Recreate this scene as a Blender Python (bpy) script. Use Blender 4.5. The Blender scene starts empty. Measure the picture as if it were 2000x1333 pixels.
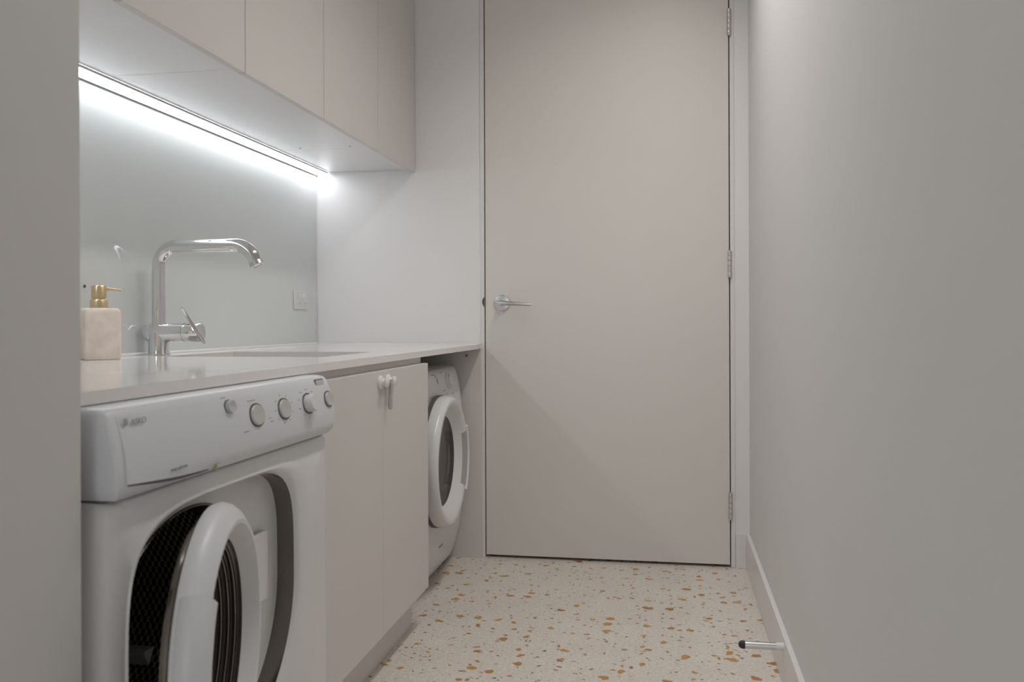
import bpy, bmesh, math, random
from mathutils import Vector, Matrix
random.seed(7)
S = bpy.context.scene
COL = S.collection
PI = math.pi
R = math.radians

# ---------------------------------------------------------------- camera
cam_data = bpy.data.cameras.new('camera')
cam = bpy.data.objects.new('camera', cam_data); COL.objects.link(cam)
cam_data.sensor_width = 36.0
cam_data.lens = 1740.0 / 2000.0 * 36.0
cam_data.shift_y = -0.01871
cam_data.clip_start = 0.02
cam.matrix_world = (Matrix.Translation((0, 0, 0.94)) @ Matrix.Rotation(R(10.074), 4, 'Z')
                    @ Matrix.Rotation(R(90), 4, 'X') @ Matrix.Rotation(-0.0035, 4, 'Z'))
cam_data.dof.use_dof = True
cam_data.dof.focus_distance = 3.3
cam_data.dof.aperture_fstop = 7.0
S.camera = cam

# ---------------------------------------------------------------- world, lights, exposure
w = bpy.data.worlds.new('world'); S.world = w; w.use_nodes = True
w.node_tree.nodes['Background'].inputs[0].default_value = (0.8, 0.85, 1.0, 1)
w.node_tree.nodes['Background'].inputs[1].default_value = 0.0
S.view_settings.view_transform = 'Standard'
S.view_settings.look = 'None'
S.view_settings.exposure = 0.15
S.view_settings.gamma = 1.0
S.view_settings.use_curve_mapping = False

def area(name, loc, rot, sx, sy, power, color, spread=180):
    l = bpy.data.lights.new(name, 'AREA'); l.shape = 'RECTANGLE'
    l.size = sx; l.size_y = sy; l.energy = power; l.color = color; l.spread = R(spread)
    o = bpy.data.objects.new(name, l); COL.objects.link(o)
    o.location = loc; o.rotation_euler = rot
    return o
# linear light recessed in the ceiling slot along the corridor
area('ceiling_slot_light', (-0.03, 2.25, 2.545), (0, 0, 0), 0.12, 1.45, 9.2, (1.0, 0.96, 0.925), 136)
# soft fill added behind the camera; the wall there has no opening
area('near_fill_light', (-0.6, -2.35, 1.25), (R(-90), 0, R(180)), 2.6, 1.9, 24.0, (0.97, 0.98, 1.0))
LED_STRENGTH = 9.0

# ---------------------------------------------------------------- materials
def mat(name, color, rough=0.5, metal=0.0, spec=0.5, bump=0.0, bscale=60.0, vary=0.0, vscale=3.0, coat=0.0, trans=0.0, ior=1.45, emit=None, estr=0.0):
    m = bpy.data.materials.new(name); m.use_nodes = True
    nt = m.node_tree; b = nt.nodes['Principled BSDF']
    b.inputs['Base Color'].default_value = (*color, 1)
    b.inputs['Roughness'].default_value = rough
    b.inputs['Metallic'].default_value = metal
    b.inputs['Specular IOR Level'].default_value = spec
    b.inputs['Coat Weight'].default_value = coat
    b.inputs['Transmission Weight'].default_value = trans
    b.inputs['IOR'].default_value = ior
    if emit:
        b.inputs['Emission Color'].default_value = (*emit, 1); b.inputs['Emission Strength'].default_value = estr
    tc = nt.nodes.new('ShaderNodeTexCoord')
    if vary > 0:
        n = nt.nodes.new('ShaderNodeTexNoise'); n.inputs['Scale'].default_value = vscale; n.inputs['Detail'].default_value = 5
        nt.links.new(tc.outputs['Object'], n.inputs['Vector'])
        r = nt.nodes.new('ShaderNodeValToRGB')
        r.color_ramp.elements[0].position = 0.3; r.color_ramp.elements[1].position = 0.7
        r.color_ramp.elements[0].color = (*[c * (1 - vary) for c in color], 1)
        r.color_ramp.elements[1].color = (*[min(1, c * (1 + vary)) for c in color], 1)
        nt.links.new(n.outputs['Fac'], r.inputs['Fac']); nt.links.new(r.outputs['Color'], b.inputs['Base Color'])
    if bump > 0:
        n2 = nt.nodes.new('ShaderNodeTexNoise'); n2.inputs['Scale'].default_value = bscale; n2.inputs['Detail'].default_value = 3
        nt.links.new(tc.outputs['Object'], n2.inputs['Vector'])
        bp = nt.nodes.new('ShaderNodeBump'); bp.inputs['Strength'].default_value = bump; bp.inputs['Distance'].default_value = 0.002
        nt.links.new(n2.outputs['Fac'], bp.inputs['Height']); nt.links.new(bp.outputs['Normal'], b.inputs['Normal'])
    return m

M = {}
M['wall'] = mat('painted_plaster', (0.78, 0.775, 0.765), 0.62, bump=0.15, bscale=220, vary=0.012, vscale=1.5)
M['wall_far'] = mat('painted_far_wall', (0.83, 0.82, 0.81), 0.35, bump=0.1, bscale=160, vary=0.01)
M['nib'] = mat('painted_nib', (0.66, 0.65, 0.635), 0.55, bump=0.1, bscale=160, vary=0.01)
M['door'] = mat('door_enamel', (0.745, 0.715, 0.68), 0.33, bump=0.12, bscale=90, vary=0.012, vscale=1.2)
M['trim'] = mat('trim_enamel', (0.79, 0.775, 0.76), 0.3, vary=0.01)
M['ceiling'] = mat('ceiling_paint', (0.80, 0.79, 0.77), 0.8, vary=0.01)
M['glass_splash'] = mat('back_painted_glass', (0.71, 0.745, 0.735), 0.08, spec=0.5, coat=0.3, vary=0.004)
M['laminate'] = mat('satin_laminate', (0.70, 0.67, 0.645), 0.38, bump=0.05, bscale=300, vary=0.008)
M['underside'] = mat('cabinet_underside_melamine', (0.80, 0.795, 0.80), 0.28, vary=0.006)
M['stone'] = mat('white_engineered_stone', (0.85, 0.825, 0.81), 0.075, spec=0.5, vary=0.015, vscale=90)
M['sink'] = mat('sink_composite', (0.60, 0.58, 0.56), 0.35, vary=0.01)
M['white_plastic'] = mat('white_appliance_enamel', (0.74, 0.74, 0.74), 0.25, spec=0.5, vary=0.006)
M['door_plastic'] = mat('door_ring_plastic', (0.73, 0.74, 0.76), 0.36, vary=0.006)
M['console'] = mat('console_plastic', (0.71, 0.73, 0.76), 0.28, vary=0.006)
M['button'] = mat('button_plastic', (0.56, 0.56, 0.55), 0.35, vary=0.02, vscale=60)
M['dark_gap'] = mat('dark_groove', (0.10, 0.095, 0.09), 0.6, vary=0.05)
M['marking'] = mat('printed_grey', (0.36, 0.36, 0.37), 0.6, vary=0.02)
M['chrome'] = mat('chrome', (0.80, 0.80, 0.81), 0.06, 1.0, vary=0.005)
M['satin_chrome'] = mat('satin_chrome', (0.62, 0.62, 0.63), 0.28, 1.0, bump=0.04, bscale=400, vary=0.01)
M['hinge_metal'] = mat('hinge_metal', (0.60, 0.58, 0.55), 0.35, 0.6, vary=0.02)
M['rubber'] = mat('black_rubber', (0.03, 0.028, 0.03), 0.5, vary=0.1)
M['gasket'] = mat('dark_gasket', (0.035, 0.03, 0.028), 0.35, vary=0.1)
M['brass'] = mat('brushed_gold', (0.72, 0.57, 0.36), 0.3, 0.85, bump=0.05, bscale=300, vary=0.02)
M['marble'] = mat('beige_stone', (0.86, 0.76, 0.67), 0.6, bump=0.3, bscale=120, vary=0.12, vscale=22)
M['smoked'] = mat('smoked_door_glass', (0.030, 0.022, 0.020), 0.06, spec=0.3, vary=0.3, vscale=5)
M['surround'] = mat('pocket_side_metal', (0.24, 0.22, 0.195), 0.14, 0.9, vary=0.1, vscale=6)
M['steel'] = mat('inner_steel', (0.45, 0.43, 0.40), 0.2, 1.0, vary=0.03)
M['clear'] = mat('clear_plastic', (0.82, 0.82, 0.82), 0.2, vary=0.01)
M['pinkish'] = mat('strap_plastic', (0.58, 0.52, 0.51), 0.4, vary=0.02)
M['rust'] = mat('rusty_steel', (0.20, 0.09, 0.05), 0.7, vary=0.3, vscale=200)
M['residue'] = mat('dried_detergent', (0.42, 0.43, 0.25), 0.6, vary=0.2, vscale=120)
M['shade_brown'] = mat('brown_shade_tone', (0.42, 0.34, 0.27), 0.6, vary=0.08, vscale=30)  # brown tone standing in for shade under the worktop
M['led'] = mat('led_diffuser', (0.9, 0.9, 0.9), 0.5, emit=(0.93, 0.95, 1.0), estr=LED_STRENGTH)

def floor_material():
    m = bpy.data.materials.new('terrazzo'); m.use_nodes = True
    nt = m.node_tree; N = nt.nodes; L = nt.links; b = N['Principled BSDF']
    b.inputs['Roughness'].default_value = 0.24
    tc = N.new('ShaderNodeTexCoord')
    def noise(scale, detail=4):
        n = N.new('ShaderNodeTexNoise'); n.inputs['Scale'].default_value = scale; n.inputs['Detail'].default_value = detail
        L.new(tc.outputs['Object'], n.inputs['Vector']); return n
    def ramp(src, p0, c0, p1, c1, interp='LINEAR'):
        r = N.new('ShaderNodeValToRGB'); e = r.color_ramp.elements; r.color_ramp.interpolation = interp
        e[0].position = p0; e[0].color = c0; e[1].position = p1; e[1].color = c1
        L.new(src, r.inputs['Fac']); return r
    def mix(fac, a, c):
        x = N.new('ShaderNodeMix'); x.data_type = 'RGBA'; L.new(fac, x.inputs[0]); L.new(a, x.inputs[6])
        if isinstance(c, tuple): x.inputs[7].default_value = c
        else: L.new(c, x.inputs[7])
        return x.outputs[2]
    def math_(op, a, c):
        x = N.new('ShaderNodeMath'); x.operation = op
        for i, v in enumerate((a, c)):
            if isinstance(v, (int, float)): x.inputs[i].default_value = v
            else: L.new(v, x.inputs[i])
        return x.outputs[0]
    # warped coordinates give the chips broken outlines
    wn = noise(38, 2)
    sub = N.new('ShaderNodeVectorMath'); sub.operation = 'SUBTRACT'; L.new(wn.outputs['Color'], sub.inputs[0]); sub.inputs[1].default_value = (0.5, 0.5, 0.5)
    sc = N.new('ShaderNodeVectorMath'); sc.operation = 'SCALE'; L.new(sub.outputs[0], sc.inputs[0]); sc.inputs['Scale'].default_value = 0.035
    ad = N.new('ShaderNodeVectorMath'); ad.operation = 'ADD'; L.new(tc.outputs['Object'], ad.inputs[0]); L.new(sc.outputs[0], ad.inputs[1])
    def chips(scale, size, keep, metric='EUCLIDEAN', off=(0, 0, 0)):
        mp = N.new('ShaderNodeMapping'); mp.inputs['Location'].default_value = off; L.new(ad.outputs[0], mp.inputs['Vector'])
        v = N.new('ShaderNodeTexVoronoi'); v.voronoi_dimensions = '2D'; v.feature = 'F1'; v.distance = metric
        v.inputs['Scale'].default_value = scale; L.new(mp.outputs[0], v.inputs['Vector'])
        sep = N.new('ShaderNodeSeparateColor'); L.new(v.outputs['Color'], sep.inputs[0])
        thr = math_('MULTIPLY', math_('ADD', math_('MULTIPLY', sep.outputs[1], 0.75), 0.25), size)
        near = math_('LESS_THAN', v.outputs['Distance'], thr)
        kept = math_('LESS_THAN', sep.outputs[0], keep)
        return math_('MULTIPLY', near, kept), sep.outputs[2]
    base = ramp(noise(5, 6).outputs['Fac'], 0.3, (0.76, 0.70, 0.64, 1), 0.7, (0.84, 0.79, 0.73, 1)).outputs[0]
    fine = ramp(noise(120, 4).outputs['Fac'], 0.42, (0.50, 0.43, 0.36, 1), 0.58, (0.80, 0.75, 0.70, 1)).outputs[0]
    x = N.new('ShaderNodeMix'); x.data_type = 'RGBA'; x.inputs[0].default_value = 0.35; L.new(base, x.inputs[6]); L.new(fine, x.inputs[7])
    c = x.outputs[2]
    f, _ = chips(75, 0.36, 0.40, off=(3.1, 1.7, 0)); c = mix(f, c, (0.66, 0.62, 0.57, 1))
    f, _ = chips(42, 0.34, 0.16, off=(8.3, 2.2, 0)); c = mix(f, c, (0.72, 0.69, 0.65, 1))
    f, _ = chips(55, 0.22, 0.09, 'CHEBYCHEV', off=(5.5, 6.1, 0)); c = mix(f, c, (0.22, 0.17, 0.13, 1))
    f, h = chips(17, 0.245, 0.42, off=(1.2, 4.4, 0))
    oc = ramp(h, 0.0, (0.40, 0.18, 0.035, 1), 1.0, (0.58, 0.31, 0.09, 1)).outputs[0]
    c = mix(f, c, oc)
    f, h = chips(38, 0.27, 0.20, off=(2.9, 9.4, 0)); oc2 = ramp(h, 0.0, (0.40, 0.17, 0.05, 1), 1.0, (0.50, 0.30, 0.14, 1)).outputs[0]
    c = mix(f, c, oc2)
    L.new(c, b.inputs['Base Color'])
    return m
M['terrazzo'] = floor_material()

def drum_material():
    m = bpy.data.materials.new('perforated_drum_steel'); m.use_nodes = True
    nt = m.node_tree; N = nt.nodes; L = nt.links; b = N['Principled BSDF']
    b.inputs['Metallic'].default_value = 0.6; b.inputs['Roughness'].default_value = 0.4
    uv = N.new('ShaderNodeUVMap'); uv.uv_map = 'UVMap'
    mp = N.new('ShaderNodeMapping'); mp.inputs['Rotation'].default_value = (0, 0, R(45)); L.new(uv.outputs[0], mp.inputs[0])
    v = N.new('ShaderNodeTexVoronoi'); v.voronoi_dimensions = '2D'; v.inputs['Randomness'].default_value = 0.0; v.inputs['Scale'].default_value = 62
    L.new(mp.outputs[0], v.inputs['Vector'])
    r = N.new('ShaderNodeValToRGB'); e = r.color_ramp.elements
    e[0].position = 0.40; e[0].color = (0.004, 0.0035, 0.003, 1); e[1].position = 0.46; e[1].color = (0.50, 0.42, 0.33, 1)
    L.new(v.outputs['Distance'], r.inputs[0]); L.new(r.outputs[0], b.inputs['Base Color'])
    return m
M['drum'] = drum_material()

# ---------------------------------------------------------------- helpers
def link(name, bm, m, parent=None, smooth=True, angle=35, bevel=0.0, bseg=2):
    me = bpy.data.meshes.new(name)
    bmesh.ops.recalc_face_normals(bm, faces=bm.faces)
    bm.to_mesh(me); bm.free()
    o = bpy.data.objects.new(name, me); COL.objects.link(o)
    for k in (m if isinstance(m, (list, tuple)) else [m]): me.materials.append(k)
    if smooth:
        for p in me.polygons: p.use_smooth = True
        me.set_sharp_from_angle(angle=R(angle))
    if bevel > 0:
        b = o.modifiers.new('bevel', 'BEVEL'); b.width = bevel; b.segments = bseg; b.limit_method = 'ANGLE'; b.angle_limit = R(40)
        b.harden_normals = True
    if parent: o.parent = parent
    return o

def tag(o, label=None, cat=None, group=None, kind=None):
    if label: o['label'] = label
    if cat: o['category'] = cat
    if group: o['group'] = group
    if kind: o['kind'] = kind
    return o

def empty(name, loc=(0, 0, 0)):
    o = bpy.data.objects.new(name, None); COL.objects.link(o); o.location = loc; o.empty_display_size = 0.05
    return o

def box(bm, x0, x1, y0, y1, z0, z1):
    vs = [bm.verts.new(p) for p in ((x0, y0, z0), (x1, y0, z0), (x1, y1, z0), (x0, y1, z0), (x0, y0, z1), (x1, y0, z1), (x1, y1, z1), (x0, y1, z1))]
    for f in ((0, 3, 2, 1), (4, 5, 6, 7), (0, 1, 5, 4), (1, 2, 6, 5), (2, 3, 7, 6), (3, 0, 4, 7)):
        bm.faces.new([vs[i] for i in f])

def boxes(*bs):
    bm = bmesh.new()
    for b in bs: box(bm, *b)
    return bm

def loft(bm, loops, cap0=True, cap1=True, uv=None):
    rows = [[bm.verts.new(p) for p in lp] for lp in loops]
    n = len(rows[0])
    lay = bm.loops.layers.uv.new('UVMap') if uv else None
    for i in range(len(rows) - 1):
        for j in range(n):
            k = (j + 1) % n
            f = bm.faces.new((rows[i][j], rows[i][k], rows[i + 1][k], rows[i + 1][j]))
            if lay:
                for lp, (a, c) in zip(f.loops, ((i, j), (i, j + 1), (i + 1, j + 1), (i + 1, j))):
                    lp[lay].uv = uv(a, c)
    if cap0: bm.faces.new(list(reversed(rows[0])))
    if cap1: bm.faces.new(rows[-1])
    return rows

def lathe(profile, mtx=None, n=48, cap0=False, cap1=False, bm=None):
    """profile of (radius, height) turned about local X axis, then moved by mtx"""
    bm = bm or bmesh.new(); mtx = mtx or Matrix.Identity(4)
    loops = [[mtx @ Vector((h, r * math.cos(2 * PI * k / n), r * math.sin(2 * PI * k / n))) for k in range(n)] for r, h in profile]
    loft(bm, loops, cap0, cap1)
    return bm

def at(x, y, z): return Matrix.Translation((x, y, z))
Z_UP = Matrix.Rotation(R(-90), 4, 'Y')      # local X -> world Z
Y_NEG = Matrix.Rotation(R(-90), 4, 'Z')     # local X -> world -Y
X_NEG = Matrix.Rotation(R(180), 4, 'Z')

def tube(pts, rad, n=20, caps=True, bm=None):
    bm = bm or bmesh.new(); pts = [Vector(p) for p in pts]
    loops = []; up = None
    for i, p in enumerate(pts):
        t = (pts[min(i + 1, len(pts) - 1)] - pts[max(i - 1, 0)]).normalized()
        if up is None:
            up = t.cross(Vector((0.13, 1, 0.07))).normalized()
        else:
            up = (up - t * up.dot(t)).normalized()
        s = t.cross(up)
        r = rad[i] if isinstance(rad, (list, tuple)) else rad
        loops.append([p + (up * math.cos(2 * PI * k / n) + s * math.sin(2 * PI * k / n)) * r for k in range(n)])
    loft(bm, loops, caps, caps)
    return bm

def sup(cy, cz, x, hy, up, dn, nu=2.0, nd=None, n=144):
    """closed curve in a plane of constant X: half width hy, different reach and squareness above and below"""
    nd = nd or nu; out = []
    for k in range(n):
        a = 2 * PI * (k + 0.5) / n; c, s = math.cos(a), math.sin(a)
        hz, e = (up, nu) if s >= 0 else (dn, nd)
        r = (abs(c / hy) ** e + abs(s / hz) ** e) ** (-1 / e)
        out.append((x, cy + r * c, cz + r * s))
    return out

def rrect(cy, cz, x, y0, y1, z0, z1, n=144):
    """rectangle loop sampled by angle about (cy, cz)"""
    out = []
    for k in range(n):
        a = 2 * PI * (k + 0.5) / n; c, s = math.cos(a), math.sin(a)
        t = 1e9
        if c > 1e-9: t = min(t, (y1 - cy) / c)
        if c < -1e-9: t = min(t, (y0 - cy) / c)
        if s > 1e-9: t = min(t, (z1 - cz) / s)
        if s < -1e-9: t = min(t, (z0 - cz) / s)
        out.append((x, cy + t * c, cz + t * s))
    return out

def text_mesh(name, body, size, m, parent, mtx, extrude=0.0003):
    cu = bpy.data.curves.new(name, 'FONT'); cu.body = body; cu.size = size; cu.extrude = extrude
    tmp = bpy.data.objects.new(name + '_tmp', cu); COL.objects.link(tmp)
    bpy.context.view_layer.update()
    me = bpy.data.meshes.new_from_object(tmp.evaluated_get(bpy.context.evaluated_depsgraph_get()))
    bpy.data.objects.remove(tmp); bpy.data.curves.remove(cu)
    me.transform(mtx); me.materials.clear(); me.materials.append(m)
    o = bpy.data.objects.new(name, me); COL.objects.link(o); o.parent = parent
    return o
# text plane facing +X, reading along +Y with up = +Z
FACE_X = Matrix(((0, 0, 1, 0), (1, 0, 0, 0), (0, 1, 0, 0), (0, 0, 0, 1)))

# ---------------------------------------------------------------- room constants
D = 3.49          # far wall
XL = -1.45        # wall behind the worktop
XR = 0.295        # right wall
ZT = 0.852        # worktop top
ZB = 0.834        # worktop underside
YW = 0.967        # end of the nib wall

def structure(name, bm, m, **k):
    return tag(link(name, bm, m, **k), kind='structure')

structure('floor', boxes((-2.6, 1.6, -2.6, 4.4, -0.05, 0)), M['terrazzo'], smooth=False)
structure('ceiling', boxes((-2.6, -0.13, -2.6, D, 2.5, 2.6), (0.07, 1.6, -2.6, D, 2.5, 2.6), (-0.13, 0.07, -2.6, -0.45, 2.5, 2.6), (-0.13, 0.07, 3.0, D, 2.5, 2.6), (-0.13, 0.07, -0.45, 3.0, 2.56, 2.6)), M['ceiling'], smooth=False)
structure('wall_left', boxes((-1.55, XL, YW, D + 0.1, 0, 2.5)), M['wall'], smooth=False)
structure('wall_right', boxes((XR, XR + 0.1, -2.5, D + 0.1, 0, 2.5)), M['wall'], smooth=False)
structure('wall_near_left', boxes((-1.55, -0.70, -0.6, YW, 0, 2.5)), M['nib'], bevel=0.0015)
structure('wall_side_left', boxes((-2.1, -2.0, -2.5, -0.5, 0, 2.5), (-2.1, -1.55, -0.7, -0.6, 0, 2.5)), M['wall'], smooth=False)
structure('wall_behind', boxes((-2.1, XR + 0.1, -2.6, -2.5, 0, 2.5)), M['wall'], smooth=False)
DX0, DX1, DZ = -0.731, 0.2255, 2.34     # door opening clear of the leaf
structure('wall_far', boxes((-1.55, -0.744, D, D + 0.1, 0, 2.5), (0.240, XR + 0.1, D, D + 0.1, 0, 2.5), (-0.744, 0.240, D, D + 0.1, DZ + 0.015, 2.5)), M['wall_far'], smooth=False)
structure('wall_beyond_door', boxes((-1.2, 0.7, 4.3, 4.4, 0, 2.5), (-1.2, -1.1, D + 0.1, 4.3, 0, 2.5), (0.6, 0.7, D + 0.1, 4.3, 0, 2.5), (-1.2, 0.7, D + 0.1, 4.4, 2.5, 2.55)), M['nib'], smooth=False)

# baseboards
bb = boxes((0.281, XR, -2.4, D, 0.0, 0.133)); structure('baseboard_right', bb, M['trim'], bevel=0.002)
structure('baseboard_far', boxes((0.2425, 0.281, D - 0.010, D, 0.0, 0.133)), M['trim'], bevel=0.0015)

# ---------------------------------------------------------------- door
door = tag(empty('door_1', (DX0, D, 0)), kind='structure')
def in_door(o):
    o.parent = door; o.matrix_parent_inverse = Matrix.Translation((-DX0, -D, 0)); return o
in_door(link('door_leaf', boxes((-0.7272, 0.2215, D - 0.001, D + 0.037, 0.010, DZ - 0.004)), M['door'], bevel=0.0015))
in_door(link('door_frame', boxes((-0.747, DX0, D - 0.004, D + 0.1, 0, DZ + 0.015), (DX1, 0.2415, D - 0.004, D + 0.1, 0, DZ + 0.015), (DX0, DX1, D - 0.004, D + 0.1, DZ, DZ + 0.015),
        (DX0, DX0 + 0.012, D + 0.042, D + 0.1, 0, DZ), (DX1 - 0.012, DX1, D + 0.042, D + 0.1, 0, DZ)), M['trim'], bevel=0.001))
for zc in (0.235, 1.157, 2.078):
    h = in_door(link('hinge', lathe([(0.0066, -0.0515), (0.0066, 0.0515)], at(0.2235, D - 0.008, zc) @ Z_UP, 20, True, True), M['hinge_metal']))
    bm = bmesh.new()
    for k in range(5):
        lathe([(0.0072, -0.0095), (0.0078, -0.008), (0.0078, 0.008), (0.0072, 0.0095)], at(0.2235, D - 0.008, zc - 0.0412 + 0.0206 * k) @ Z_UP, 20, True, True, bm)
    kn = link('hinge_knuckle', bm, M['hinge_metal'], h)
hx, hz = -0.660, 1.016
hd = empty('door_handle'); in_door(hd); hd.matrix_parent_inverse = Matrix.Identity(4); hd.location = (hx - DX0, 0, hz)
def in_handle(o):
    o.parent = hd; o.matrix_parent_inverse = Matrix.Translation((-hx, -D, -hz)); return o
in_handle(link('rosette', lathe([(0.0325, 0.0), (0.0325, 0.006), (0.031, 0.0085), (0.026, 0.0095), (0.0, 0.0095)], at(hx, D - 0.001, hz) @ Y_NEG, 56), M['satin_chrome']))
bm = lathe([(0.0125, 0.008), (0.0115, 0.012), (0.0105, 0.045), (0.009, 0.050), (0.0, 0.050)], at(hx, D - 0.001, hz) @ Y_NEG, 32)
loops = []
for i in range(13):
    t = i / 12; x = hx - 0.012 + 0.138 * t; zc = hz + 0.0 - 0.0085 * t; hh = 0.0098 * (1 - 0.40 * t); yy = D - 0.047 - 0.004 * math.sin(t * PI); th = 0.0045
    if i == 0: hh *= 0.6
    if i == 12: hh *= 0.8
    loops.append([(x, yy + th * math.cos(a), zc + hh * math.sin(a)) for a in [2 * PI * k / 20 for k in range(20)]])
loft(bm, loops)
in_handle(link('lever', bm, M['satin_chrome']))
bm = lathe([(0.026, 0), (0.026, 0.0012)], at(DX0 + 0.017, D - 0.0045, 1.02) @ Y_NEG, 40, True, True)
bmesh.ops.bisect_plane(bm, geom=bm.verts[:] + bm.edges[:] + bm.faces[:], plane_co=(DX0, 0, 0), plane_no=(1, 0, 0), clear_outer=True)
in_door(tag(link('strike_plate', bm, M['dark_gap']), label='dark curved strike lip'))

# ---------------------------------------------------------------- splashback and socket
sp = tag(link('splashback', boxes((XL + 0.001, -1.440, YW + 0.001, D - 0.002, ZT + 0.0035, 1.559)), M['glass_splash'], bevel=0.0008),
         'glossy pale grey-green glass splashback standing between worktop and wall cabinets', 'splashback')
so = tag(empty('power_outlet', (-1.44, 3.325, 1.028)), 'small white double power outlet set in the glass splashback near its far end', 'power outlet')
def part(name, bm, m, parent, **k):
    o = link(name, bm, m, None, **k); o.parent = parent
    # vertices are in room coordinates: parts hang on the thing's Empty, sub-parts on a part already in room coordinates
    if parent.type == 'EMPTY': o.matrix_parent_inverse = Matrix.Translation(-parent.location)
    return o
part('face_plate', boxes((-1.4399, -1.432, 3.256, 3.382, 0.992, 1.064)), M['white_plastic'], so, bevel=0.002)
for yy in (3.305, 3.335):
    part('switch', boxes((-1.433, -1.428, yy - 0.008, yy + 0.008, 1.038, 1.054)), M['clear'], so, bevel=0.0015)
for yy in (3.297, 3.352):
    part('socket', boxes((-1.4325, -1.4316, yy - 0.009, yy - 0.006, 1.012, 1.020), (-1.4325, -1.4316, yy + 0.006, yy + 0.009, 1.012, 1.020), (-1.4325, -1.4316, yy - 0.0015, yy + 0.0015, 1.001, 1.008)), M['marking'], so)
tag(link('screw', lathe([(0.004, 0), (0.004, 0.002), (0.0025, 0.0035), (0, 0.0035)], at(-1.44, 2.003, 1.033), 16), M['dark_gap']),
    'tiny dark screw cap on the glass splashback left of the gold pump', 'screw')

# ---------------------------------------------------------------- worktop with sink cutout
wt = tag(empty('worktop', (-1.1, 2.2, ZT)), 'thin white stone worktop with polished top above the machines and cabinet', 'worktop')
sx0, sx1, sy0, sy1 = -1.315, -0.872, 2.150, 2.536
part('worktop_slab', boxes((XL + 0.001, sx0, YW + 0.001, D - 0.001, ZB, ZT), (sx1, -0.742, YW + 0.001, D - 0.001, ZB, ZT), (sx0, sx1, YW + 0.001, sy0, ZB, ZT), (sx0, sx1, sy1, D - 0.001, ZB, ZT)), M['stone'], wt, smooth=False)
bm = bmesh.new()
tube([(-1.437, YW + 0.002, ZT + 0.001), (-1.437, D - 0.004, ZT + 0.001)], 0.006, 12, True, bm)
tube([(-1.437, D - 0.004, ZT + 0.0), (-0.75, D - 0.004, ZT + 0.0)], 0.0035, 12, True, bm)
part('sealant_bead', bm, M['trim'], wt)
sk = tag(empty('sink', (-1.09, 2.34, ZB - 0.2)), 'pale undermounted laundry sink sunk in the worktop below the tap', 'sink')
bm = bmesh.new()
cx, cy = (sx0 + sx1) / 2, (sy0 + sy1) / 2
def rect_loop(hx_, hy_, z, r, n=10):
    out = []
    for (sx_, sy_, a0) in ((1, 1, 0), (-1, 1, 90), (-1, -1, 180), (1, -1, 270)):
        for k in range(n):
            a = R(a0 + 90 * k / (n - 1)); out.append((cx + sx_ * (hx_ - r) + r * math.cos(a), cy + sy_ * (hy_ - r) + r * math.sin(a), z))
    return out
hx_, hy_ = (sx1 - sx0) / 2, (sy1 - sy0) / 2
loft(bm, [rect_loop(hx_ + 0.02, hy_ + 0.02, ZB - 0.001, 0.02), rect_loop(hx_ + 0.004, hy_ + 0.004, ZB - 0.001, 0.02), rect_loop(hx_ + 0.002, hy_ + 0.002, ZB - 0.012, 0.022),
          rect_loop(hx_ - 0.004, hy_ - 0.004, ZB - 0.17, 0.03), rect_loop(hx_ - 0.03, hy_ - 0.03, ZB - 0.195, 0.03), rect_loop(0.04, 0.04, ZB - 0.2, 0.035)], False, True)
part('basin', bm, M['sink'], sk)
part('drain', lathe([(0.035, 0), (0.035, 0.002), (0.02, 0.001), (0, 0.001)], at(cx, cy, ZB - 0.1995) @ Z_UP, 32), M['chrome'], sk)

# ---------------------------------------------------------------- tap
TX, TY = -1.385, 2.244
tp = tag(empty('kitchen_tap', (TX, TY, ZT)), 'chrome mixer tap with square-bent swivel spout standing behind the sink', 'tap')
part('tap_base', lathe([(0.0, 0.0005), (0.0300, 0.0005), (0.0300, 0.004), (0.0280, 0.007), (0.0280, 0.062), (0.0, 0.062)], at(TX, TY, ZT) @ Z_UP, 40), M['chrome'], tp)
vb = at(TX, TY, ZT + 0.062)
part('valve_body', lathe([(0.0, -0.048), (0.012, -0.047), (0.020, -0.042), (0.0245, -0.032), (0.0255, -0.02), (0.0255, 0.078)], vb, 48), M['chrome'], tp)
cp = part('mixer_cap', lathe([(0.0250, 0.078), (0.0250, 0.0790), (0.0255, 0.0805), (0.0255, 0.122), (0.0235, 0.1255), (0.0, 0.1255)], vb, 48), M['chrome'], tp)
bm = lathe([(0.0024, 0), (0.0024, 0.001), (0, 0.001)], at(TX + 0.095, TY - 0.014, ZT + 0.062 + 0.0214) @ Matrix.Rotation(R(35), 4, 'X') @ Z_UP, 12)
c1 = part('temperature_dot', bm, mat('red_dot', (0.55, 0.05, 0.06), 0.4), cp)
# lever: a slim rod across the end of the cap
p0 = Vector((TX + 0.131, TY + 0.006, ZT + 0.033)); p1 = Vector((TX + 0.120, TY - 0.088, ZT + 0.128))
lv = [p0.lerp(p1, t) for t in (0, .04, .2, .5, .8, .96, 1)]
part('tap_lever', tube(lv, [0.0035, 0.005, 0.0055, 0.0053, 0.0048, 0.0045, 0.003], 16), M['chrome'], tp)
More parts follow.
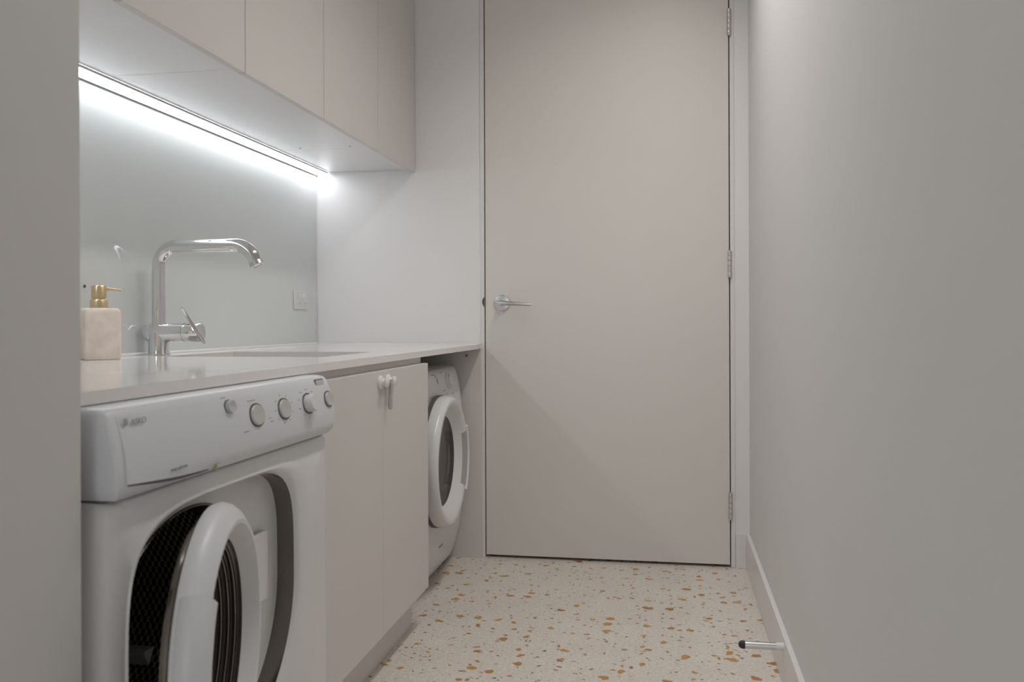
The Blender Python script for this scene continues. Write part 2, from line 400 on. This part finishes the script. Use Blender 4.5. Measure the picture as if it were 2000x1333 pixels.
# spout
rt = 0.0185; zt = 1.150; bend = 0.052
pts = [Vector((TX, TY, ZT + 0.078 + (zt - bend - ZT - 0.078) * i / 6)) for i in range(7)]
for k in range(1, 11):
    a = R(90 * k / 10); pts.append(Vector((TX + bend - bend * math.cos(a), TY, zt - bend + bend * math.sin(a))))
xe = TX + 0.224
for k in range(1, 6): pts.append(Vector((TX + bend + (xe - TX - bend) * k / 5, TY, zt)))
b2 = 0.062
for k in range(1, 11):
    a = R(66 * k / 10); pts.append(Vector((xe + b2 * math.sin(a), TY, zt - b2 + b2 * math.cos(a))))
dr = (pts[-1] - pts[-2]).normalized(); pts.append(pts[-1] + dr * 0.020)
spo = part('spout', tube(pts, rt, 28), M['chrome'], tp)
e = pts[-1]; q = dr.to_track_quat('X', 'Z').to_matrix().to_4x4()
part('aerator', lathe([(rt + 0.0004, -0.010), (rt + 0.0006, 0.001), (0.0125, 0.0015), (0.012, -0.004), (0, -0.004)], Matrix.Translation(e) @ q, 28), M['satin_chrome'], spo)

# ---------------------------------------------------------------- soap dispenser
SX, SY = -1.371, 1.962
sd = tag(empty('soap_dispenser', (SX, SY, ZT)), 'beige stone soap dispenser with gold pump at the near end of the worktop', 'soap dispenser')
rot = Matrix.Translation((SX, SY, 0)) @ Matrix.Rotation(R(50), 4, 'Z')
def sq(h, r, z, n=12):
    out = []
    for (a0, sx_, sy_) in ((0, 1, 1), (90, -1, 1), (180, -1, -1), (270, 1, -1)):
        for k in range(n):
            a = R(a0 + 90 * k / (n - 1)); out.append(rot @ Vector((sx_ * (h - r) + r * math.cos(a), sy_ * (h - r) + r * math.sin(a), z)))
    return out
bm = bmesh.new()
HB = 0.125
loft(bm, [sq(0.040, 0.006, ZT + 0.0005), sq(0.041, 0.006, ZT + 0.003), sq(0.041, 0.006, ZT + HB - 0.012), sq(0.0397, 0.007, ZT + HB - 0.006), sq(0.0365, 0.009, ZT + HB - 0.0015), sq(0.032, 0.010, ZT + HB), sq(0.012, 0.010, ZT + HB)])
part('bottle', bm, M['marble'], sd)
pm = part('pump_collar', lathe([(0.0, 0), (0.0205, 0), (0.0205, 0.018), (0.0185, 0.021), (0.0155, 0.0225), (0.0155, 0.028), (0.0, 0.028)], at(SX, SY, ZT + HB) @ Z_UP, 32), M['brass'], sd)
ph = part('pump_head', lathe([(0.0, 0.026), (0.0175, 0.026), (0.0175, 0.052), (0.0155, 0.055), (0.0, 0.055)], at(SX, SY, ZT + HB) @ Z_UP, 32), M['brass'], sd)
zz = ZT + HB + 0.047
part('nozzle', tube([(SX + 0.006, SY + 0.004, zz), (SX + 0.018, SY + 0.012, zz - 0.001), (SX + 0.034, SY + 0.023, zz - 0.0025), (SX + 0.041, SY + 0.028, zz - 0.0035)], [0.0060, 0.0042, 0.0032, 0.0032], 16), M['brass'], ph)

# ---------------------------------------------------------------- wall cabinets and LED strip
def wall_cabinet(y0, y1, splits, label):
    t = tag(empty('wall_cabinet', (-1.2, (y0 + y1) / 2, 1.56)), label, 'cabinet', 'white wall cabinets above the worktop')
    part('cabinet_body', boxes((XL + 0.001, -1.037, y0 + 0.0008, y1 - 0.0008, 1.5600, 2.46)), M['underside'], t, bevel=0.0012)
    for a, b in zip(splits[:-1], splits[1:]):
        part('cabinet_door', boxes((-1.0365, -1.017, a + 0.0015, b - 0.0015, 1.549, 2.458)), M['laminate'], t, bevel=0.0012)
    return t
wall_cabinet(YW + 0.001, 2.024, (YW + 0.001, 1.026, 1.526, 2.024), 'white handleless wall cabinet at the near end, above the gold-pump soap dispenser')
wall_cabinet(2.024, 3.024, (2.024, 2.525, 3.024), 'white handleless two-door wall cabinet in the middle of the row, above the sink')
wall_cabinet(3.024, D - 0.001, (3.024, D - 0.003), 'narrow white wall cabinet touching the far wall, last of the row')
for sxp, syp in ((-1.293, 2.985), (-1.107, 2.985)):
    tag(link('screw', lathe([(0.0045, 0), (0.0045, 0.001), (0.0025, 0.0022), (0, 0.0018)], at(sxp, syp, 1.56) @ Matrix.Rotation(R(90), 4, 'Y'), 16), M['hinge_metal']),
        ('small screw head under the wall cabinet nearer the light strip' if sxp < -1.2 else 'small screw head under the wall cabinet nearer the cabinet doors'), 'screw', 'screws under the wall cabinets')
ls = tag(empty('light_strip', (-1.41, 2.2, 1.56)), 'long glowing white light strip under the wall cabinets along the splashback', 'light')
part('channel', boxes((-1.4325, -1.4295, YW + 0.002, D - 0.003, 1.5465, 1.5595), (-1.3875, -1.3860, YW + 0.002, D - 0.003, 1.5525, 1.5595)), M['satin_chrome'], ls, smooth=False)
part('diffuser', boxes((-1.4290, -1.3880, YW + 0.002, D - 0.003, 1.5512, 1.5590)), M['led'], ls, smooth=False)

# ---------------------------------------------------------------- base cabinet
bc = tag(empty('base_cabinet', (-1.1, 2.2, 0)), 'white two-door base cabinet under the sink between the two machines', 'cabinet')
Y0, Y1 = 1.765, 2.660
part('cabinet_body', boxes((-1.40, -0.760, Y0, Y0 + 0.016, 0.11, ZB - 0.001), (-1.40, -0.760, Y1 - 0.016, Y1, 0.11, ZB - 0.001), (-1.40, -0.792, Y1 - 0.016, Y1, 0.0, 0.11), (-1.40, -0.760, Y0 + 0.016, Y1 - 0.016, 0.11, 0.126), (-1.40, -1.385, Y0 + 0.016, Y1 - 0.016, 0.126, ZB - 0.001), (-0.778, -0.760, Y0 + 0.016, Y1 - 0.016, 0.76, ZB - 0.001)), M['laminate'], bc, bevel=0.0008)
part('toe_kick', boxes((-0.806, -0.790, Y0, Y1 - 0.001, 0.0, 0.1095)), M['laminate'], bc, bevel=0.001)
part('cabinet_door', boxes((-0.7575, -0.737, Y0 + 0.008, 2.2195, 0.123, 0.814)), M['laminate'], bc, bevel=0.0015)
part('cabinet_door', boxes((-0.7575, -0.737, 2.2205, Y1 + 0.002, 0.123, 0.814)), M['laminate'], bc, bevel=0.0015)
cl = tag(empty('child_safety_lock', (-0.737, 2.235, 0.787)), 'small clear plastic child lock with hanging tongue on the base cabinet doors', 'child lock')
for yy in (2.199, 2.262):
    part('lock_knob', lathe([(0.0, 0.0), (0.017, 0.0), (0.018, 0.003), (0.017, 0.006), (0.010, 0.008), (0.009, 0.014), (0.013, 0.017), (0.0135, 0.021), (0.010, 0.0235), (0.0, 0.0245)], at(-0.737, yy, 0.785), 32), M['clear'], cl)
part('lock_bar', boxes((-0.7345, -0.722, 2.199, 2.262, 0.781, 0.791)), M['clear'], cl, bevel=0.003)
part('lock_tongue', tube([(-0.722, 2.243, 0.790), (-0.7195, 2.243, 0.772), (-0.7225, 2.243, 0.745), (-0.7235, 2.244, 0.722), (-0.7235, 2.246, 0.712)], [0.006, 0.0065, 0.0055, 0.0065, 0.005], 12), M['pinkish'], cl)

# end panel at the far wall
ep = tag(link('end_panel', boxes((-1.44, -0.742, D - 0.020, D - 0.0015, 0.0, ZB - 0.001)), M['laminate'], bevel=0.001),
         'white end panel holding up the worktop against the far wall beside the door', 'panel')
tag(link('screw', lathe([(0.0045, 0), (0.0045, 0.004), (0, 0.005)], at(-0.801, D - 0.020, 0.806) @ Y_NEG, 14), M['rust']),
    'rusty screw in the end panel just under the worktop above the dryer', 'screw')
tag(link('shade_board', boxes((-1.44, -1.10, Y1 + 0.001, D - 0.021, ZB - 0.05, ZB - 0.001)), M['shade_brown'], bevel=0.001),  # board added to give the brown shade in the gap above the dryer
    'added brown board standing in for the shade under the worktop behind the dryer', 'shade_board')

# ---------------------------------------------------------------- washing machine (near)
wm = tag(empty('washing_machine', (-1.0, 1.375, 0)), 'white front loader at the near end with its round door ajar and drum showing', 'washing machine')
WY0, WY1 = 1.000, 1.750
OC = (1.312, 0.47)
def ext(yl, yr, cz, x, up, dn, nu, nd): return sup((yl + yr) / 2, cz, x, (yr - yl) / 2, up, dn, nu, nd)
def body_loop(x, i_s, i_z): return rrect(OC[0], OC[1], x, WY0 + i_s, WY1 - i_s, 0.02 + i_z, 0.715 - i_z)
bm = bmesh.new()
loft(bm, [body_loop(-1.30, 0, 0), body_loop(-0.735, 0, 0), body_loop(-0.718, 0.003, 0), body_loop(-0.703, 0.010, 0.001), body_loop(-0.695, 0.022, 0.003), body_loop(-0.692, 0.036, 0.006),
          ext(1.040, 1.676, 0.45, -0.6918, 0.242, 0.36, 4.3, 3.0), ext(1.041, 1.664, 0.452, -0.6898, 0.236, 0.34, 4.3, 2.8), ext(1.042, 1.635, 0.46, -0.6882, 0.224, 0.30, 4.3, 2.4),
          ext(1.0435, 1.592, 0.47, -0.6885, 0.216, 0.255, 4.3, 2.0), ext(1.0465, 1.578, 0.47, -0.6920, 0.212, 0.245, 4.3, 2.0), sup(OC[0], OC[1], -0.697, 0.262, 0.210, 0.242, 4.3, 2.0)], True, False)
part('machine_body', bm, M['white_plastic'], wm, angle=50)
bm = bmesh.new()
loft(bm, [sup(OC[0], OC[1], -0.697, 0.262, 0.210, 0.242, 4.3, 2.0), sup(OC[0], OC[1], -0.712, 0.2655, 0.2095, 0.242, 4.3, 2.0), sup(OC[0], OC[1], -0.733, 0.268, 0.208, 0.242, 4.3, 2.0)], False, False)
ds = part('pocket_side', bm, M['surround'], wm)
bm = bmesh.new()
HC = (1.284, 0.45)
loft(bm, [sup(OC[0], OC[1], -0.733, 0.268, 0.208, 0.242, 4.3, 2.0), sup(OC[0], OC[1], -0.735, 0.264, 0.2065, 0.238, 4.3, 2.0), sup(HC[0], HC[1], -0.738, 0.230, 0.206, 0.214, 2.2, 2.0), sup(HC[0], HC[1], -0.742, 0.225, 0.203, 0.21, 2, 2)], False, False)
part('door_pocket', bm, M['white_plastic'], wm)
bm = bmesh.new()
loft(bm, [sup(HC[0], HC[1], -0.742, 0.225, 0.203, 0.21, 2, 2), sup(HC[0], HC[1], -0.747, 0.222, 0.199, 0.205), sup(HC[0], HC[1], -0.757, 0.220, 0.198, 0.203), sup(HC[0], HC[1], -0.80, 0.220, 0.198, 0.203)], False, False)
part('gasket', bm, M['gasket'], wm)
bm = bmesh.new()
loft(bm, [sup(HC[0], HC[1], -0.7405, 0.2235, 0.2015, 0.2085), sup(HC[0], HC[1], -0.7395, 0.2225, 0.2005, 0.2075), sup(HC[0], HC[1], -0.7405, 0.2215, 0.1995, 0.2065)], False, False)
part('rim_ring', bm, M['steel'], wm)
bm = bmesh.new()
n = 144
prof = [(-0.80, 0.215, 0.20), (-0.805, 0.236, 0.225), (-0.82, 0.25, 0.24), (-0.90, 0.255, 0.25), (-1.0, 0.255, 0.25), (-1.1, 0.255, 0.25), (-1.2, 0.255, 0.25)]
loft(bm, [sup(1.305, 0.44, x, a, b, b) for x, a, b in prof], False, True, uv=lambda i, j: (j / n * 1.6, prof[i][0] * 1.73))
part('drum', bm, M['drum'], wm)
# drum paddle
bm = bmesh.new()
loft(bm, [[(x, 1.305 + 0.25 * math.cos(a) * k, 0.44 + 0.245 * math.sin(a) * k) for a, k in ((R(326), 0.99), (R(328.5), 0.90), (R(330), 0.87), (R(331.5), 0.90), (R(334), 0.99))] for x in (-0.955, -0.97, -1.1, -1.18)])
part('paddle', bm, M['white_plastic'], wm)

# console
co_loops = []
def console_loop(z, xf, ys, ye, xb=-1.30, rl=0.014, rr=0.03):
    pts = [(xb, ye, z), (xb, ys, z)]
    # near corner
    for k in range(7):
        t = R(90 * k / 6); pts.append((xf - rl + rl * math.sin(t), ys + rl - rl * math.cos(t), z))
    for k in range(9):
        t = R(90 * k / 8); pts.append((xf - rr + rr * math.cos(t), ye - rr + rr * math.sin(t), z))
    return pts
bm = bmesh.new()
ze = 0.8325
spec = [(0.7165, -0.690, 1.012, 1.728, 0.010, 0.03), (0.7175, -0.682, 1.006, 1.734, 0.004, 0.03), (0.726, -0.676, 1.001, 1.744, 0.004, 0.03), (0.738, -0.674, 1.000, 1.749, 0.004, 0.032),
        (0.765, -0.676, 1.000, 1.751, 0.004, 0.032), (0.79, -0.680, 1.000, 1.749, 0.004, 0.03), (0.815, -0.687, 1.001, 1.744, 0.004, 0.028), (0.825, -0.691, 1.003, 1.741, 0.004, 0.026), (0.8305, -0.696, 1.006, 1.736, 0.01, 0.024), (ze, -0.705, 1.012, 1.729, 0.008, 0.02)]
loft(bm, [console_loop(z, xf, a, b, rl=rl, rr=rr) for z, xf, a, b, rl, rr in spec])
con = part('console', bm, M['console'], wm, angle=40)
part('console_seam', boxes((-1.29, -0.6955, 1.006, 1.738, 0.7145, 0.7172)), M['dark_gap'], wm, smooth=False)
# detergent drawer front: slightly proud panel with an arched grip along its lower edge
def face_x(z):
    sp_ = sorted((s[0], s[1]) for s in spec)
    for (z0, x0), (z1, x1) in zip(sp_[:-1], sp_[1:]):
        if z0 <= z <= z1: return x0 + (x1 - x0) * (z - z0) / (z1 - z0)
    return sp_[-1][1]
bm = bmesh.new(); front = []; back = []
Ya, Yb = 1.018, 1.252
rows = []
for i in range(25):
    t = i / 24; y = Ya + (Yb - Ya) * t
    zlow = 0.7365 - 0.0105 * math.sin(t * PI / 2) - 0.004 * t
    col = []
    for j in range(9):
        z = zlow + (0.822 - zlow) * j / 8
        col.append((face_x(z) + (0.0035 * (1 - t) + 0.0004) * (1 - 0.8 * j / 8), y, z))
    rows.append(col)
for off in (0.0, -0.006):
    pass
vf = [[bm.verts.new(p) for p in c] for c in rows]
vb_ = [[bm.verts.new((p[0] - 0.006, p[1], p[2])) for p in c] for c in rows]
for i in range(24):
    for j in range(8):
        bm.faces.new((vf[i][j], vf[i + 1][j], vf[i + 1][j + 1], vf[i][j + 1]))
        bm.faces.new((vb_[i][j], vb_[i][j + 1], vb_[i + 1][j + 1], vb_[i + 1][j]))
for i in range(24):
    bm.faces.new((vf[i][0], vb_[i][0], vb_[i + 1][0], vf[i + 1][0])); bm.faces.new((vf[i][8], vf[i + 1][8], vb_[i + 1][8], vb_[i][8]))
for j in range(8):
    bm.faces.new((vf[0][j], vf[0][j + 1], vb_[0][j + 1], vb_[0][j])); bm.faces.new((vf[24][j], vb_[24][j], vb_[24][j + 1], vf[24][j + 1]))
dw = part('detergent_drawer', bm, M['console'], wm)
gv = []
for i in range(17):
    t = i / 16; y = Ya + 0.004 + (1.238 - Ya) * t * 0.93; z = 0.7350 - 0.0105 * math.sin(t * PI / 2) - 0.003 * t
    gv.append((face_x(z) + 0.0008, y, z))
part('drawer_grip_painted_shadow', tube(gv, [0.0012 + 0.0014 * math.sin(PI * i / 16) for i in range(17)], 8), M['dark_gap'], dw)  # dark bead drawn as the shade under the drawer lip
part('residue', boxes((-0.684, -0.6735, 1.243, 1.247, 0.7175, 0.727), (-0.684, -0.6745, 1.243, 1.256, 0.7265, 0.7285)), M['residue'], wm, bevel=0.001)
# controls
def face_mtx(y, z, push=0.0):
    tilt = math.atan2(0.007, 0.027)
    return at(face_x(z) + push, y, z) @ Matrix.Rotation(-tilt * 0.75, 4, 'Y')
def control(y, z, r, name, depth=0.004, knob=False):
    # the controls are oval, wider than tall
    mt = face_mtx(y, z) @ Matrix.Diagonal((1, 1.32, 1, 1))
    if knob:
        prof = [(r * 0.86, -0.002), (r * 0.84, 0.013), (r * 0.78, 0.016), (0.0, 0.016)]
    else:
        prof = [(r * 0.88, -0.002), (r * 0.88, depth * 0.5), (r * 0.80, depth), (r * 0.4, depth * 0.8), (0.0, depth * 0.7)]
    o = part(name, lathe(prof, mt, 40), M['button'] if not knob else M['white_plastic'], wm)
    part('surround', lathe([(r, -0.003), (r, 0.0008), (r * 0.9, 0.0008), (r * 0.9, -0.003)], mt, 40), M['dark_gap'], o)
    return o
zc = 0.786
control(1.304, 0.8075, 0.0115, 'push_button', 0.007)
control(1.389, zc, 0.0200, 'push_button')
control(1.496, zc, 0.0195, 'push_button')
dl = control(1.603, zc, 0.0200, 'programme_dial', knob=True)
control(1.704, zc, 0.0165, 'push_button')
mt = face_mtx(1.679, 0.8205, 0.0004)
bm = bmesh.new(); box(bm, -0.002, 0.0012, -0.018, 0.018, -0.0055, 0.0055); bm.transform(mt)
iw = part('indicator_window', bm, M['button'], wm, bevel=0.002)
bm = bmesh.new(); box(bm, -0.002, 0.0006, -0.0205, 0.0205, -0.0072, 0.0072); bm.transform(mt)
part('indicator_frame', bm, M['dark_gap'], iw, bevel=0.002)
# printed marks round the controls
def mark(y, z, wy, wz):
    b = bmesh.new(); box(b, -0.0005, 0.0003, -wy / 2, wy / 2, -wz / 2, wz / 2); b.transform(face_mtx(y, z, 0.0))
    part('printed_mark', b, M['marking'], wm, smooth=False)
for k in range(9):
    a = R(20 + 40 * k); mark(1.496 + 0.036 * math.cos(a), zc + 0.0245 * math.sin(a), 0.0045, 0.0018)
for k in range(7):
    a = R(50 + 36 * k); mark(1.603 + 0.042 * math.cos(a), zc + 0.0262 * math.sin(a), 0.010 if k < 5 else 0.004, 0.0016)
for (y, z, ww) in ((1.293, 0.8225, 0.016), (1.380, 0.8105, 0.028), (1.345, 0.7635, 0.018), (1.440, 0.7700, 0.010), (1.436, 0.776, 0.006)): mark(y, z, ww, 0.0014)
text_mesh('brand_lettering', 'ASKO', 0.0105, M['marking'], wm, at(-wm.location.x, -wm.location.y, 0) @ at(face_x(0.812) + 0.0042, 1.040, 0.8095) @ FACE_X @ Matrix.Diagonal((1.25, 1, 1, 1)))
bm = bmesh.new()
for pts_ in (((0, 0), (0.008, 0), (0.008, 0.009)), ((0, 0.002), (0.006, 0.009), (0, 0.009))):
    f0 = [bm.verts.new((face_x(0.814) + 0.0042, 1.025 + a, 0.8095 + b)) for a, b in pts_]; f1 = [bm.verts.new((face_x(0.814) + 0.0047, 1.025 + a, 0.8095 + b)) for a, b in pts_]
    bm.faces.new(f0); bm.faces.new(f1)
    for k in range(3): bm.faces.new((f0[k], f0[(k + 1) % 3], f1[(k + 1) % 3], f1[k]))
part('brand_emblem', bm, M['marking'], wm, smooth=False)
text_mesh('printed_text', 'energy  quick wash', 0.0055, M['marking'], wm, at(-wm.location.x, -wm.location.y, 0) @ at(face_x(0.735) + 0.0034, 1.115, 0.7375) @ Matrix.Rotation(0, 4, 'X') @ FACE_X)
# kick plate seam
part('filter_flap', boxes((-0.72, -0.6895, 1.40, 1.715, 0.06, 0.150)), M['white_plastic'], wm, bevel=0.004)

# open door of the washing machine
ALPHA = R(15)
DC = Vector((-0.626, 1.190, 0.476))
DM = Matrix.Translation(DC) @ Matrix.Rotation(ALPHA, 4, 'Z')     # local +X out of the door, local -Y the free edge
wd = part('machine_door', lathe([(0.1515, -0.014), (0.157, -0.006), (0.169, 0.007), (0.172, 0.010), (0.178, 0.0105), (0.194, 0.000), (0.200, -0.008), (0.203, -0.018), (0.200, -0.028), (0.190, -0.032), (0.165, -0.032), (0.1515, -0.014)], DM, 96), M['door_plastic'], wm)
# raised grip on the free edge
bm = bmesh.new(); loops = []
for k in range(21):
    a = R(144 + 96 * k / 20)
    pr = [(0.1745, 0.008), (0.180, 0.019), (0.192, 0.018), (0.206, 0.004), (0.2085, -0.016), (0.198, -0.028)]
    loops.append([DM @ Vector((x, r * math.cos(a), r * math.sin(a))) for r, x in pr])
loft(bm, loops)
part('door_grip', bm, M['door_plastic'], wd, angle=50)
bowl = part('door_bowl', lathe([(0.1515, -0.014), (0.1500, -0.018), (0.1445, -0.020), (0.1450, -0.026), (0.1395, -0.029), (0.1400, -0.035), (0.1345, -0.039), (0.1350, -0.045), (0.1290, -0.051)], DM, 96), M['smoked'], wd)
part('bowl_bottom', lathe([(0.1290, -0.051), (0.122, -0.055), (0.06, -0.060), (0, -0.062)], DM, 96), mat('pale_bowl_glass', (0.42, 0.40, 0.39), 0.15, vary=0.05), wd)
for rr_, xx_ in ((0.1440, -0.0232), (0.1388, -0.0325), (0.1335, -0.0425)):
    bm = bmesh.new(); tube([DM @ Vector((xx_, rr_ * math.cos(2 * PI * k / 72), rr_ * math.sin(2 * PI * k / 72))) for k in range(73)], 0.0009, 8, True, bm)
    part('bowl_ring', bm, M['steel'], wd)
bm = bmesh.new(); tube([DM @ Vector((-0.040, 0.176 * math.cos(2 * PI * k / 96), 0.176 * math.sin(2 * PI * k / 96))) for k in range(97)], 0.006, 10, True, bm)
part('door_back_rim', bm, M['surround'], wd)
part('hinge_block', boxes((-0.7345, -0.724, 1.445, 1.523, 0.436, 0.562)), M['white_plastic'], wm, bevel=0.003)

# ---------------------------------------------------------------- dryer (far)
dy = tag(empty('clothes_dryer', (-1.0, 3.12, 0)), 'white front-loading dryer under the far end of the worktop, round glass door closed', 'dryer')
d0, d1 = 2.800, 3.442
dprof = [(0.022, -0.862), (0.030, -0.853), (0.06, -0.840), (0.10, -0.828), (0.15, -0.817), (0.20, -0.809), (0.30, -0.803), (0.45, -0.801), (0.62, -0.806), (0.70, -0.816), (0.745, -0.826), (0.762, -0.834), (0.768, -0.845)]
def dx(y, z):
    pr = dprof
    for (z0, x0), (z1, x1) in zip(pr[:-1], pr[1:]):
        if z0 <= z <= z1:
            b = x0 + (x1 - x0) * (z - z0) / (z1 - z0); break
    else: b = pr[-1][1]
    u = (y - (d0 + d1) / 2) / ((d1 - d0) / 2)
    return b + 0.003 * (1 - u * u) * (1.0 if z < 0.66 else 0.6)
bm = bmesh.new(); loops = []
for z, _ in dprof:
    lp = [(-1.38, d1, z), (-1.38, d0, z)]
    for k in range(25):
        y = d0 + (d1 - d0) * k / 24; x = dx(y, z); e_ = min(k, 24 - k)
        x -= (0.010, 0.003, 0.0005)[e_] if e_ < 3 else 0
        lp.append((x, y, z))
    loops.append(lp)
loft(bm, loops)
part('machine_body', bm, M['white_plastic'], dy, angle=50)
part('foot', boxes((-0.90, -0.875, 2.84, 2.88, 0, 0.024)), M['rubber'], dy)
part('foot', boxes((-0.90, -0.875, 3.36, 3.40, 0, 0.024)), M['rubber'], dy)
EC = Vector((-0.793, 3.022, 0.455)); EM = Matrix.Translation(EC)
dd = part('machine_door', lathe([(0.222, -0.010), (0.227, 0.006), (0.227, 0.026), (0.223, 0.040), (0.215, 0.047), (0.205, 0.048), (0.193, 0.042), (0.178, 0.028), (0.165, 0.016), (0.156, 0.010)], EM, 96), M['white_plastic'], dy)
part('door_glass', lathe([(0.1563, 0.0105), (0.148, 0.008), (0.10, 0.006), (0.0, 0.005)], EM, 96), M['smoked'], dd)
part('door_gap', lathe([(0.229, -0.014), (0.229, -0.0005), (0.224, -0.0005)], Matrix.Translation((-0.790, 3.022, 0.455)), 96), M['dark_gap'], dy)
# grip lip on the far edge of the door
bm = bmesh.new(); loops = []
for k in range(23):
    a = R(-36 + 62 * k / 22)
    pr = [(0.217, 0.044), (0.226, 0.053), (0.234, 0.050), (0.236, 0.036), (0.228, 0.024)]
    loops.append([EM @ Vector((x, r * math.cos(a), r * math.sin(a))) for r, x in pr])
loft(bm, loops)
part('door_grip', bm, M['white_plastic'], dd, angle=50)
bm = bmesh.new(); loops = []
for k in range(23):
    a = R(-34 + 58 * k / 22)
    pr = [(0.186, 0.0365), (0.194, 0.0435), (0.208, 0.0492), (0.208, 0.0460), (0.194, 0.0400), (0.186, 0.0320)]
    loops.append([EM @ Vector((x + 0.0005, r * math.cos(a), r * math.sin(a))) for r, x in pr])
loft(bm, loops)
part('grip_recess', bm, mat('grip_grey', (0.40, 0.40, 0.40), 0.4, vary=0.02), dd)
def dface(y, z): 
    s = (dx(y, z + 0.01) - dx(y, z - 0.01)) / 0.02
    return at(dx(y, z), y, z) @ Matrix.Rotation(math.atan(s), 4, 'Y')
part('programme_dial', lathe([(0.030, -0.004), (0.030, 0.004), (0.026, 0.006), (0.024, 0.006), (0.022, 0.016), (0.0, 0.017)], dface(3.235, 0.720), 40), M['white_plastic'], dy)
part('push_button', lathe([(0.009, -0.002), (0.009, 0.003), (0.0, 0.004)], dface(3.09, 0.728), 24), M['button'], dy)
part('push_button', lathe([(0.006, -0.002), (0.006, 0.003), (0.0, 0.004)], dface(3.075, 0.745), 24), M['button'], dy)
for y_, z_, wy_ in ((2.845, 0.727, 0.03), (2.845, 0.712, 0.035), (2.85, 0.70, 0.03), (3.05, 0.752, 0.03), (3.17, 0.755, 0.02), (3.16, 0.69, 0.03), (3.19, 0.675, 0.03), (3.28, 0.67, 0.03)):
    b = bmesh.new(); box(b, -0.001, 0.0006, -wy_ / 2, wy_ / 2, -0.002, 0.002); b.transform(dface(y_, z_))
    part('printed_mark', b, M['marking'], dy, smooth=False)
# vent grille
bm = bmesh.new()
vm = dface(2.865, 0.150)
b = [[vm @ Vector((x, r * 0.055 * math.cos(2 * PI * k / 40), r * 0.056 * math.sin(2 * PI * k / 40))) for k in range(40)] for r, x in ((1.0, -0.004), (1.0, 0.002), (0.93, 0.0035), (0.86, 0.001), (0.0, 0.001))]
loft(bm, b[:4], False, True)
vg = part('vent_grille', bm, M['white_plastic'], dy)
for k in range(5):
    b = bmesh.new(); ln = 0.040 * math.sqrt(max(0.1, 1 - ((k - 2) / 2.6) ** 2))
    box(b, 0.0, 0.0022, -ln, ln, -0.0028, 0.0028); b.transform(vm @ at(0, 0, -0.034 + 0.017 * k) @ Matrix.Rotation(R(28), 4, 'X'))
    part('vent_slot', b, M['dark_gap'], vg, bevel=0.001)
text_mesh('printed_text', 'Sensor Dry', 0.012, M['marking'], dy, at(1.0, -3.12, 0) @ at(dx(3.18, 0.135) + 0.0012, 3.09, 0.13) @ FACE_X)

# ---------------------------------------------------------------- door stop
st = tag(empty('door_stop', (0.281, 2.355, 0.112)), 'silver cylindrical door stop with black rubber tip sticking out of the right baseboard', 'door stop')
SM = at(0.281, 2.355, 0.109) @ X_NEG
part('base_collar', lathe([(0.0105, 0.0), (0.0105, 0.018), (0.0, 0.018)], SM, 28), M['trim'], st)
part('rod', lathe([(0.0, 0.018), (0.0095, 0.018), (0.0095, 0.095), (0.0, 0.095)], SM, 28), M['satin_chrome'], st)
part('rubber_tip', lathe([(0.0, 0.095), (0.0100, 0.095), (0.0105, 0.099), (0.0095, 0.106), (0.005, 0.111), (0.0, 0.112)], SM, 28), M['rubber'], st)

# slot trim of the linear ceiling light
structure('trim_1', boxes((-0.134, -0.13, -0.45, 3.0, 2.497, 2.56), (0.07, 0.074, -0.45, 3.0, 2.497, 2.56)), M['trim'], smooth=False)
